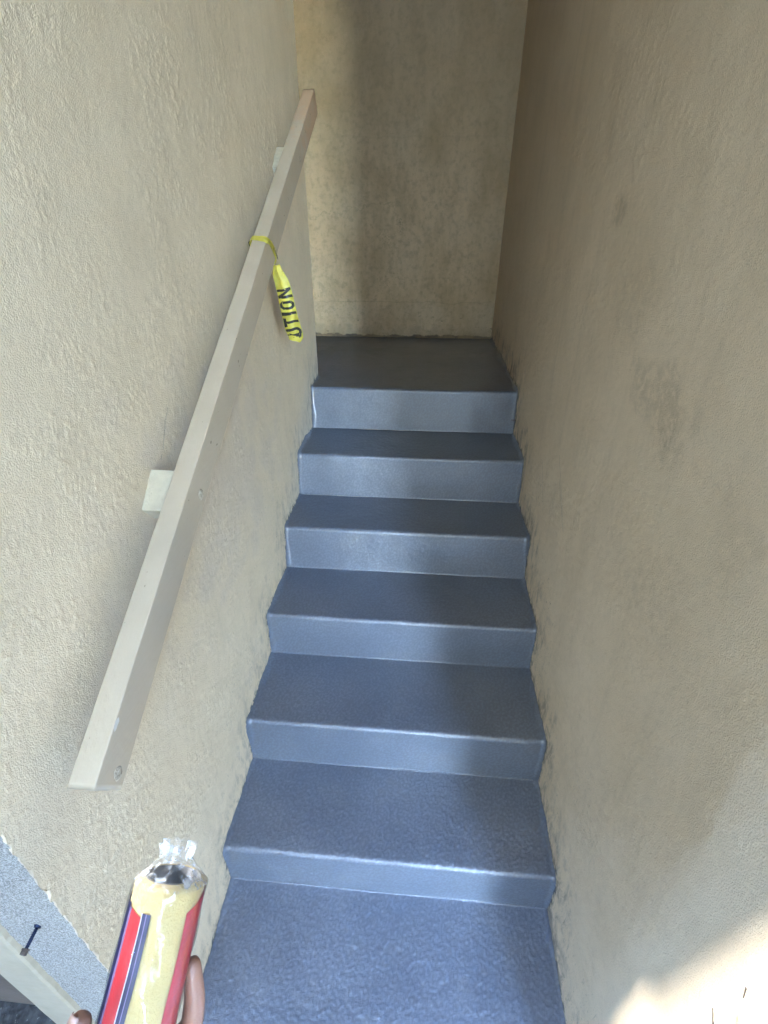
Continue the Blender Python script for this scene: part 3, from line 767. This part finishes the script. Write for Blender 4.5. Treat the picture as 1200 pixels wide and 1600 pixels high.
strip('red_label_panel', M_RED, 301, 326, slope=-.003)
strip('white_label_line', M_WHITE, 326, 328)
strip('navy_label_stripe', M_NAVY, 328, 334, slope=0)
strip('white_label_line', M_LILAC, 334, 335.5)
strip('navy_label_stripe', M_NAVY, 335.5, 342, slope=0)
# clear plastic film
def film():
    g = G('clear_plastic_film'); gl = g.n('ShaderNodeBsdfGlossy'); gl.inputs['Roughness'].default_value = .18
    tr = g.n('ShaderNodeBsdfTransparent'); mx = g.n('ShaderNodeMixShader'); fr = g.n('ShaderNodeFresnel'); fr.inputs[0].default_value = 1.5
    v = g.noise(55, 3, .5, .6); b = g.bump(v, .0022)
    g.l(b, gl.inputs['Normal']); g.l(b, fr.inputs['Normal'])
    f = g.M('ADD', g.M('MULTIPLY', fr.outputs[0], .45), .012, clamp=True)
    g.l(f, mx.inputs[0]); g.l(tr.outputs[0], mx.inputs[1]); g.l(gl.outputs[0], mx.inputs[2]); g.l(mx.outputs[0], g.out.inputs[0]); g.t.nodes.remove(g.b)
    return g.m
M_FILM = film()
def fr_(a, th):
    r = .0291
    w = .0006 * math.sin(th * 5 + a * 160) * (1 if a < 0 else 0)
    if a > -.004:
        k = min(1, (a + .004) / .016); r = .0291 * (1 - k) + .011 * k + .0016 * k * math.sin(th * 9 + 2) 
        if a > .012: k = (a - .012) / .018; r = .011 + .003 * k + (.0016 + .003 * k) * math.sin(th * 9 + 2) + .001 * math.sin(th * 17)
    return r + w
def milky():
    g = G('gathered_white_plastic'); 
    m = g.set((.75, .77, .80), .2, g.bump(g.noise(120, 3, .5, .8), .003), Specular_IOR_Level=.8)
    tr = g.n('ShaderNodeBsdfTransparent'); mx = g.n('ShaderNodeMixShader')
    g.put(mx.inputs[0], g.map(g.noise(90, 3, .6, .4), .42, .66, .06, .55)); g.l(tr.outputs[0], mx.inputs[1]); g.l(g.b.outputs[0], mx.inputs[2]); g.l(mx.outputs[0], g.out.inputs[0])
    return m
tube(-LEN, -.004, .0291, 'film', M_FILM, pr, rf=fr_, na=80, nt=90)
tube(-.0038, .022, .0291, 'gathered_film_end', milky(), pr, rf=fr_, na=30, nt=140)

# ------------------------------------------------------------------ hand and forearm
def skin_mat():
    g = G('warm_brown_skin'); n = g.noise(90, 4, .6); col = g.mix(g.map(g.noise(30, 3), .3, .7), (.20, .098, .066), (.25, .125, .086))
    col = g.mix(g.M('MULTIPLY', g.map(n, .55, .7), .25), col, (.15, .068, .045))
    return g.set(col, .48, g.bump(g.M('ADD', n, g.noise(300)), .0004), Subsurface_Weight=.15, Subsurface_Radius=(.012, .005, .003), Subsurface_Scale=.6)
M_SKIN = skin_mat()
pe = empty('person', tuple(L(-.15, 0, -.04))); tag(pe, 'bare left hand and forearm reaching in from the bottom to grip the roller cover', 'person')
pts = []; edg = []; rad = []
def add(p, r, prev=None):
    pts.append(p); rad.append(r)
    if prev is not None: edg.append((prev, len(pts) - 1))
    return len(pts) - 1
palm = add(L(-.165, -.002, -.048), .016)
pa_up = add(L(-.142, .010, -.046), .013, palm)     # towards the index knuckle
wrist = add(L(-.225, -.020, -.062), .022, palm)
w2 = add(L(-.26, -.035, -.070), .024, wrist)
fore = add(L(-.33, -.06, -.082), .031, w2)
fore2 = add(L(-.42, -.09, -.095), .037, fore)
elb = add(L(-.50, -.12, -.105), .040, fore2)
def chain(start, lst):
    p = start
    for q, r in lst: p = add(L(*q), r, p)
# index runs up the right side of the roll
chain(pa_up, [((-.128, .034, -.036), .0105), ((-.110, .0425, -.022), .0098), ((-.088, .0395, -.014), .0086), ((-.070, .0335, -.010), .0078), ((-.058, .0300, -.009), .0064)])
# middle, ring, little wrap round to the front
def wrap(start, a, da, r):
    p = start
    for th, rr, q in ((128, .045, r), (92, .0405, r * .98), (62, .0385, r * .92), (34, .0375, r * .86), (12, .0365, r * .72)):
        a += da; t = math.radians(th); p = add(L(a, rr * math.sin(t), rr * math.cos(t)), q, p)
kn = add(L(-.158, .022, -.044), .0125, palm)
wrap(kn, -.150, .0015, .0098)
kn2 = add(L(-.180, .020, -.044), .0125, palm)
wrap(kn2, -.176, .001, .0094)
kn3 = add(L(-.198, .014, -.044), .0115, palm)
wrap(kn3, -.198, .000, .0082)
# thumb up the left side
chain(palm, [((-.160, -.030, -.040), .0135), ((-.136, -.042, -.020), .0120), ((-.112, -.043, -.006), .0106), ((-.096, -.0400, .002), .0096), ((-.087, -.0385, .004), .0076)])
me = bpy.data.meshes.new('hand'); me.from_pydata([tuple(p) for p in pts], edg, []); me.update()
ho = bpy.data.objects.new('hand', me); C.objects.link(ho); ho.parent = pe; ho.matrix_parent_inverse = Matrix.Translation(-Vector(pe.location))
me.materials.append(M_SKIN)
sk = ho.modifiers.new('skin', 'SKIN'); sk.use_smooth_shade = True
sv = me.skin_vertices[0].data if me.skin_vertices else None
if sv is None:
    ho.data.attributes  # pragma: no cover
for i, r in enumerate(rad):
    sv[i].radius = (r, r); sv[i].use_root = (i == 0)
sb = ho.modifiers.new('sub', 'SUBSURF'); sb.levels = 2; sb.render_levels = 2
M_NAIL = simple('fingernail', (.26, .16, .12), (.30, .19, .15), 60, .28, .0002, 90)
def nail(c, up, out, w, l):
    c = Vector(c); up = up.normalized(); out = (out - up * out.dot(up)).normalized(); sd = up.cross(out)
    def f(u, v):
        x = v * w; k = (1 - .25 * abs(u) ** 3) ; return c + up * (u * l) + sd * (x * k) - out * (v * v * w * .55 + .0006 * u * u)
    V, F = sheet(f, lin(-1, 1, 10), lin(-1, 1, 9))
    o = link('fingernail', V, F, M_NAIL, None); o.parent = ho
    o.matrix_parent_inverse = Matrix.Identity(4)
    s = o.modifiers.new('s', 'SOLIDIFY'); s.thickness = .0006
nail(L(-.092, -.0468, .0085), A + Rv * .2, -Rv * .8 + N * .75, .0052, .0062)

# ------------------------------------------------------------------ fix transforms: every mesh above is modelled in world coordinates
def flat(o):
    if o.type == 'MESH':
        # child of an object whose world matrix is w: cancel it
        pass
bpy.context.view_layer.update()
for o in list(SC.objects):
    if o.type == 'MESH' and o.parent:
        root = o.parent
        while root.parent: root = root.parent
        off = Vector(root.location) if root.type == 'EMPTY' else Vector((0, 0, 0))
        o.matrix_parent_inverse = Matrix.Translation(-off) if o.parent.type == 'EMPTY' else Matrix.Identity(4)
        o.matrix_basis = Matrix.Identity(4)

# ------------------------------------------------------------------ light
w = bpy.data.worlds.new('World'); SC.world = w; w.use_nodes = True
nt_ = w.node_tree; bg = nt_.nodes['Background']
sky = nt_.nodes.new('ShaderNodeTexSky'); sky.sky_type = 'NISHITA'; sky.sun_disc = False
d = Vector((1, .06, -.65)).normalized()          # direction the sunlight travels
el = math.asin(-d.z); az = math.atan2(-d.x, -d.y)  # compass angle of the sun from +Y, clockwise
sky.sun_elevation = el; sky.sun_rotation = az
nt_.links.new(sky.outputs[0], bg.inputs[0]); bg.inputs[1].default_value = 25.5; sky.ozone_density = 1.6; sky.dust_density = 0
sl_ = bpy.data.lights.new('sun', 'SUN'); sl_.energy = 10.0; sl_.angle = math.radians(1.0); sl_.color = (1, .995, .985)
so = bpy.data.objects.new('sun', sl_); C.objects.link(so); so.rotation_euler = d.to_track_quat('-Z', 'Y').to_euler()

# ------------------------------------------------------------------ camera
cam = bpy.data.cameras.new('camera'); co = bpy.data.objects.new('camera', cam); C.objects.link(co)
rr_ = ((.99659, .08247, .00079), (-.04321, .51396, .85672), (-.07025, .85384, -.51578))
m = Matrix(rr_)       # rows: right, up, forward
R3 = Matrix((m[0], m[1], -m[2])).transposed()
co.matrix_world = Matrix.Translation((.5237, -.7929, 1.7377)) @ R3.to_4x4()
cam.sensor_fit = 'VERTICAL'; cam.sensor_height = 36; cam.lens = 36 * 758.85 / 1600
cam.clip_start = .01; cam.clip_end = 500
SC.camera = co
SC.render.engine = 'CYCLES'
SC.cycles.sample_clamp_indirect = 4; SC.cycles.max_bounces = 6; SC.cycles.diffuse_bounces = 5; SC.cycles.glossy_bounces = 2; SC.cycles.use_adaptive_sampling = True; SC.cycles.adaptive_threshold = .05; SC.cycles.adaptive_min_samples = 20; SC.cycles.transparent_max_bounces = 12
try: SC.cycles.use_denoising = True
except Exception: pass
SC.view_settings.view_transform = 'Standard'; SC.view_settings.look = 'None'; SC.view_settings.exposure = 0; SC.view_settings.gamma = 1
